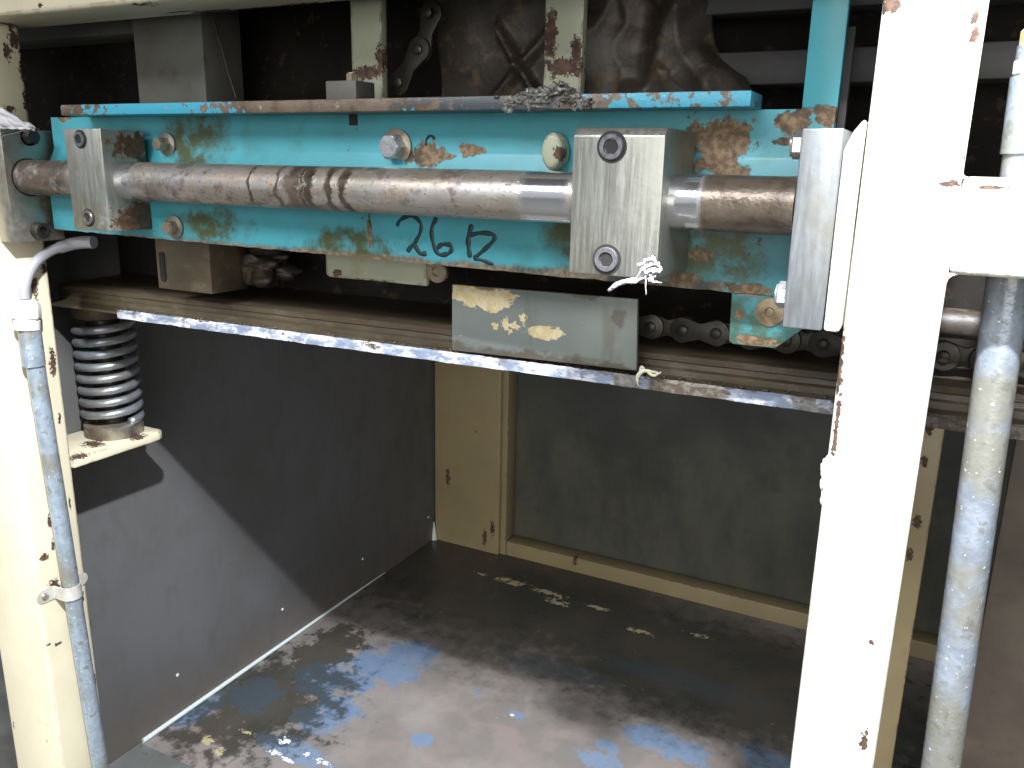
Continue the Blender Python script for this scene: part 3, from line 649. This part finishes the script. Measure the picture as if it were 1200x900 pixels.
# ------------------------------------------------------------------ things seen under the beam
t = thing('slotted_block', 'grey steel block with an upright slot under the left half of the beam', 'block', (-.80, .74, -.14))
a = UY(181, 283, .715); b = UY(240, 345, .715)
bm = bmesh.new(); zt = -.06; zb_ = UY(215, 341, .715).z
obj('body', box((a.x, .715, zb_), (b.x+.012, .775, zt), .0015), 'rail', t)
s = UY(191, 313, .715); obj('slot', prism([(s.x+.0045*math.cos(q), s.z+(.014 if math.sin(q) > 0 else -.014)+.0045*math.sin(q)) for q in [2*math.pi*k/20+.01 for k in range(20)]], 1, .7138, .7152), 'hole', t)
tag(obj('grease_clump', lump(UY(300, 310, .79), (.06, .03, .022), .6, 1.3, None, 4, 3), 'grease', None, 180), 'brown clump of old grease right of the slotted block', 'grease')
t = thing('pivot_bar', 'short cream painted bar with an eye at its right end under the beam', 'bar', UY(440, 330, .72))
a = UY(381, 305, .715); b = UY(500, 331, .715)
obj('bar', prism([(a.x, -.118), (a.x+.004, -.1205), (b.x, -.1205), (b.x, -.07), (a.x, -.07)], 1, .715, .722, .002), 'hanger', t)
c = UY(512, 318, .712); obj('eye', lathe((c.x, .716, c.z), (0, -1, 0), [(0, .0115), (.005, .0115), (.006, .0105), (.006, .005), (.002, .0048)], 30), 'grimebolt', t)

# ------------------------------------------------------------------ coil spring
cs = thing('coil_spring', 'short stout coil spring standing on the cream bracket at the corner post', 'spring', (-1.063, .79, -.397))
cxs, cys, R, wr = -1.062, .788, .0372, .0059
zb0, zt0 = -.378, -.222
obj('lower_cup', lathe((cxs, cys, -.397), (0, 0, 1), [(0, .038), (.004, .0405), (.018, .0405), (.021, .036)], 48), 'steel_l', cs)
N = 8.3; pts = []
for i in range(int(N*36)+1):
    t_ = i/(N*36); a = 2*math.pi*N*t_; pts.append((cxs+R*math.cos(a), cys+R*math.sin(a), zb0+.0045+(zt0-zb0-.009)*t_))
obj('coil', tube(pts, wr, 14), 'spring', cs, 180)
obj('inner_rod', lathe((cxs, cys, -.39), (0, 0, 1), [(0, .022), (.17, .022)], 32), 'darksteel', cs)
obj('upper_cup', lathe((cxs, cys, -.222), (0, 0, 1), [(0, .033), (.002, .038), (.010, .0405), (.022, .0405), (.025, .038)], 48), 'rail', cs)

# ------------------------------------------------------------------ conduit on the corner post
xc = -.9945
cd = thing('conduit', 'thin blue grey conduit with white gland and bent cable on the left corner post', 'conduit', UX(118, 900, xc))
def CX(px, py): return UX(px, py, xc)
p0 = CX(41, 425); p1 = CX(118, 900); dd = (p1-p0)
obj('tube', tube([p0+dd*k for k in (0, .25, .5, .75, 1, 1.6)], .0108, 28), 'conduit', cd)
q0 = CX(34, 383); obj('collar', tube([q0, CX(40, 428)], .0132, 28), 'conduit', cd)
g0, g1 = CX(32, 385), CX(30, 345); gd = (g1-g0).normalized(); L = (g1-g0).length
gl = obj('gland', lathe(g0, gd, [(-.001, .0145), (.010, .0148), (.0105, .0125), (.0125, .0125)], 28), 'gland', cd)
obj('gland_nut', lathe(g0+gd*.013, gd, [(0, .0155), (.002, .0165), (.016, .0165), (.020, .0135), (.023, .0095)], 8), 'gland', gl)
cp = [CX(29, 350), CX(29, 338), CX(33, 322), CX(43, 306), CX(60, 294), UX(80, 287, -.985), UX(97, 284, -.965), UX(110, 284, -.95)]
Q = []
for i in range(len(cp)-1):
    a0, a1, a2, a3 = cp[max(i-1, 0)], cp[i], cp[i+1], cp[min(i+2, len(cp)-1)]
    for k in range(6):
        t_ = k/6; Q.append(.5*((2*a1)+(a2-a0)*t_+(2*a0-5*a1+4*a2-a3)*t_*t_+(3*a1-a0-3*a2+a3)*t_**3))
Q.append(cp[-1]); n = len(Q)
obj('cable', tube(Q, [.0062 if i < n*.62 else .0078 for i in range(n)], 20), 'cable', cd, 60)
# strap
st = thing('pipe_strap', 'bright saddle clip screwed across the conduit low on the corner post', 'strap', CX(72, 705))
s0 = CX(79, 680); ax = dd.normalized(); ctr = CX(83, 692)
ty = Vector((0, 1, 0)); bm = bmesh.new()
inn = [(-.028, -.0172), (-.0150, -.0172), (-.0122, -.0145)] + [(-.0118*math.cos(math.pi*k/18), .0118*math.sin(math.pi*k/18)) for k in range(19)] + [(.0122, -.0145), (.0150, -.0172), (.028, -.0172)]
outp = []
for i in range(len(inn)):
    a_ = Vector(inn[max(i-1, 0)]); b_ = Vector(inn[min(i+1, len(inn)-1)]); d_ = (b_-a_).normalized(); outp.append((inn[i][0]-d_.y*.0016, inn[i][1]+d_.x*.0016))
poly = inn + outp[::-1]; nn = len(inn)
rows = [[bm.verts.new(ctr+ax*h+ty*u_+Vector((1, 0, 0))*v_) for u_, v_ in poly] for h in (-.0095, .0095)]
m_ = len(poly)
for i in range(m_): bm.faces.new([rows[0][i], rows[0][(i+1) % m_], rows[1][(i+1) % m_], rows[1][i]])
for rr in rows:
    for i in range(nn-1): bm.faces.new([rr[i], rr[i+1], rr[m_-2-i], rr[m_-1-i]])
for sgn in (-1, 1): lathe(ctr+ty*.028*sgn+Vector((-.0171, 0, 0)), (1, 0, 0), [(0, .0094), (.0014, .0094)], 28, bm)
obj('saddle', bm, 'zinc', st, 40)
obj('screw', lathe(ctr+ty*-.027+Vector((-.0158, 0, 0)), (1, 0, 0), [(0, .0052), (.002, .005), (.0034, .003)], 18), 'bolt', st)

# ------------------------------------------------------------------ galvanised pipe at the right
gp = thing('galvanized_pipe', 'thick mottled galvanised pipe rising behind the white crossbar at the right', 'pipe', (.05, .69, -1.2))
YP = .652; b0 = UY(1182, 330, YP); b1 = UY(1126, 730, YP); pr = .0136; dz = (b1-b0)/(b1.z-b0.z)
def PP(z): return b0 + dz*(z-b0.z)
obj('tube', tube([PP(-1.2), PP(-.6), PP(-.3), PP(-.05), PP(.08)], pr, 40), 'galv', gp)
zc = UY(1182, 180, YP).z; z2 = UY(1188, 90, YP).z; z3 = UY(1188, 70, YP).z; z4 = UY(1190, 30, YP).z
obj('sleeve', tube([PP(zc), PP(z2)], pr+.0016, 40), 'galv', gp)
obj('gland', tube([PP(z2), PP(z2+.002), PP(z3-.001), PP(z3)], [pr-.001, pr+.001, pr+.001, pr-.002], 12), 'gland', gp)
obj('nut', tube([PP(z3), PP(z3+.003), PP(z4-.003), PP(z4)], [pr-.006, pr-.0008, pr-.0008, pr-.004], 6), 'beige', gp)
obj('cable', tube([PP(z4-.002), PP(z4+.1)], .005, 14), 'darksteel', gp)

c = UY(1130, 380, .75)
tag(obj('brown_roller', tube([(-.02, .75, c.z), (.30, .75, c.z)], .012, 32), 'grease'), 'brown dirty round bar behind the galvanised pipe, above the chain', 'roller')
# ------------------------------------------------------------------ mechanism above the beam
t = thing('grey_channel', 'dull grey steel channel standing behind the left part of the beam', 'channel', (-.83, .78, 0))
a = UY(158, 60, .74); b = UY(238, 60, .74)
obj('channel', prism([(a.x, .74), (b.x, .74), (b.x, .80), (b.x-.004, .80), (b.x-.004, .744), (a.x+.004, .744), (a.x+.004, .80), (a.x, .80)], 2, -.02, .378, .001), 'greych', t)
bm = bmesh.new(); p = [UY(22, 34, .80), UY(156, 22, .80), UY(156, 52, .80), UY(22, 38, .80)]
tag(obj('inner_plate', box((-1.3, .80, UY(90, 44, .80).z), (-.86, .86, .24), .002), 'greych'), 'dull grey brown plate high up behind the left top corner', 'plate')
lab = ['left one of the two pale green cream hanger bars above the beam, beside the chain', 'right one of the two pale hanger bars, rust stained, above the oily weld']
for i, (x0, x1, yb) in enumerate(((411, 447, 90), (638, 683, 84))):
    a = UY(x0, 40, .735); b = UY(x1, 40, .735)
    tag(obj('hanger_bar', box((a.x, .735, .0), (b.x, .745, .378), .0012), 'hanger'), lab[i], 'bar', 'hanger bars above the beam')
t = thing('stop_block', 'small cream block with a screw resting on the flange at the left hanger bar', 'block', UY(405, 112, .675))
a = UY(389, 96, .68); b = UY(425, 114, .68)
obj('block', box((a.x, .67, .0567), (b.x, .70, a.z), .0012), 'greych', t)
c = UY(413, 96, .682); hexbolt(t, (c.x, .682, a.z), (0, 0, 1), .006, .007, 'grimebolt')
# greasy guard behind the hangers
def dome(u, v):
    x = -.56+.33*u; z = -.02+.19*v
    y = .80 + .012*mnoise.fractal(Vector((x*7, z*9, 1)), 1, 2, 3)
    rib = abs((x+.395)*.9+(z-.085)*.62); y -= .014*max(0, 1-rib/.008) if -.43 < x < -.33 else 0
    rib2 = abs((x+.44)*.75-(z-.06)*.75); y -= .010*max(0, 1-rib2/.009)
    y += .10*max(0, (-.50-x)/.06)
    return Vector((x, y, z))
tag(obj('greasy_guard', sheet(dome, 110, 70, .003), 'grease', None, 180), 'dark greasy sheet guard with ribs between the two pale hanger bars', 'guard')
def crump(u, v):
    w = .155*(1-.55*max(0, v-.35)*1.2); x = -.335+w*u+.01*math.sin(v*9); z = .02+.17*v
    y = .775 + .03*mnoise.turbulence(Vector((x*12, z*12, 9)), 2, True)
    y += .05*max(0, u-.8)*3
    return Vector((x, min(y, .86), z+.012*mnoise.noise(Vector((u*5, v*3, 2)))))
tag(obj('crumpled_guard', sheet(crump, 80, 80, .003), 'grease', None, 180), 'crumpled rusty brown sheet right of the rust stained hanger bar', 'guard')
wire = [UY(248, 14, .76), UY(258, 50, .76), UY(266, 80, .76), UY(277, 115, .76)]
tag(obj('thin_wire', tube(wire, .0009, 8), 'grease'), 'thin brown wire hanging right of the grey channel', 'wire')
labs = ['dark grey crossbar at the very top right behind the turquoise upright', 'dark grey crossbar lower down between the crumpled guard and the turquoise upright', 'dull grey strip upright just right of the turquoise upright']
q = [(760, 935, -20, 11, .80), (790, 940, 64, 98, .81)]
for i, (x0, x1, y0, y1, Y) in enumerate(q):
    a = UY(x0, y0, Y); b = UY(x1, y1, Y)
    tag(obj('cross_member', box((a.x, Y, b.z), (b.x+.2, Y+.04, a.z), .0015), 'darkgrey'), labs[i], 'bar')
a = UY(986, 60, .74); b = UY(1000, 60, .74)
tag(obj('upright_strip', box((a.x, .74, -.02), (b.x, .745, .11), .001), 'darkgrey'), labs[2], 'bar')

# ------------------------------------------------------------------ scraps
def scrap(name, label, strands, mat, cat):
    bm = bmesh.new()
    for pts, w in strands:
        P = []
        for x, y, Y in pts: P.append(UY(x, y, Y))
        Q = []
        for i in range(len(P)-1):
            p0, p1, p2, p3 = P[max(i-1, 0)], P[i], P[i+1], P[min(i+2, len(P)-1)]
            for k in range(5):
                t = k/5; Q.append(.5*((2*p1)+(p2-p0)*t+(2*p0-5*p1+4*p2-p3)*t*t+(3*p1-p0-3*p2+p3)*t**3)+Vector((rnd.uniform(-1, 1), rnd.uniform(-1, 1), rnd.uniform(-1, 1)))*.0005)
        Q.append(P[-1]); n = len(Q)
        tube(Q, [w*(.25+.75*math.sin(math.pi*min(1, .15+.85*i/(n-1)))) for i in range(n)], 6, True, bm, flat=(0, 1, 0))
    tag(obj(name, bm, mat, None, 180), label, cat)
F = .589
S1 = [(p_, w_*.7) for p_, w_ in [([(713, 341, F), (722, 334, F-.002), (735, 330, F-.003), (748, 326, F-.003), (757, 318, F-.002)], .0030), ([(716, 338, F-.002), (730, 331, F-.004), (745, 330, F-.004), (760, 322, F-.003)], .0022),
      ([(748, 326, F-.004), (757, 312, F-.004), (766, 305, F-.003), (763, 300, F-.002)], .0032), ([(755, 322, F-.003), (764, 316, F-.005), (774, 318, F-.003), (771, 308, F-.002)], .0026),
      ([(757, 318, F-.004), (756, 330, F-.004), (757, 346, F-.003)], .0009), ([(752, 312, F-.003), (760, 304, F-.006), (768, 306, F-.004), (772, 315, F-.002)], .0022)]]
for k in range(9):
    x = rnd.uniform(748, 770); y = rnd.uniform(302, 326); S1.append(([(x, y, F-.003), (x+rnd.uniform(-9, 9), y+rnd.uniform(-6, 8), F-.006), (x+rnd.uniform(-12, 9), y+rnd.uniform(-3, 12), F-.003)], .0010))
scrap('tape_scrap', 'frayed scrap of white tape stuck to the bottom corner of the near clamp', S1, 'tape', 'scrap')
def film(u, v):
    p = UY(-8, 119, .612).lerp(UY(46, 150, .63), u); q_ = UY(-8, 150, .612).lerp(UY(46, 153, .63), u)
    p = p.lerp(q_, v); return p + Vector((0, -.006*mnoise.noise(Vector((u*5, v*4, 3)))-.004, .002*mnoise.noise(Vector((u*9, v*3, 8)))))
tag(obj('film_scrap', sheet(film, 24, 12, .0006), 'tape', None, 180), 'torn grey white film lying on the top of the oily left end plate', 'scrap')
F = .712
scrap('paper_flake', 'small torn cream flake stuck on the silver track edge', [([(746, 448, F), (749, 438, F-.003), (757, 434, F-.003), (774, 438, F)], .0022), ([(750, 440, F), (752, 430, F-.003), (756, 436, F-.002)], .0016), ([(757, 434, F-.002), (766, 440, F-.003), (775, 436, F)], .0016), ([(749, 438, F-.002), (747, 446, F-.002), (748, 453, F-.001)], .0010)], 'flake', 'scrap')
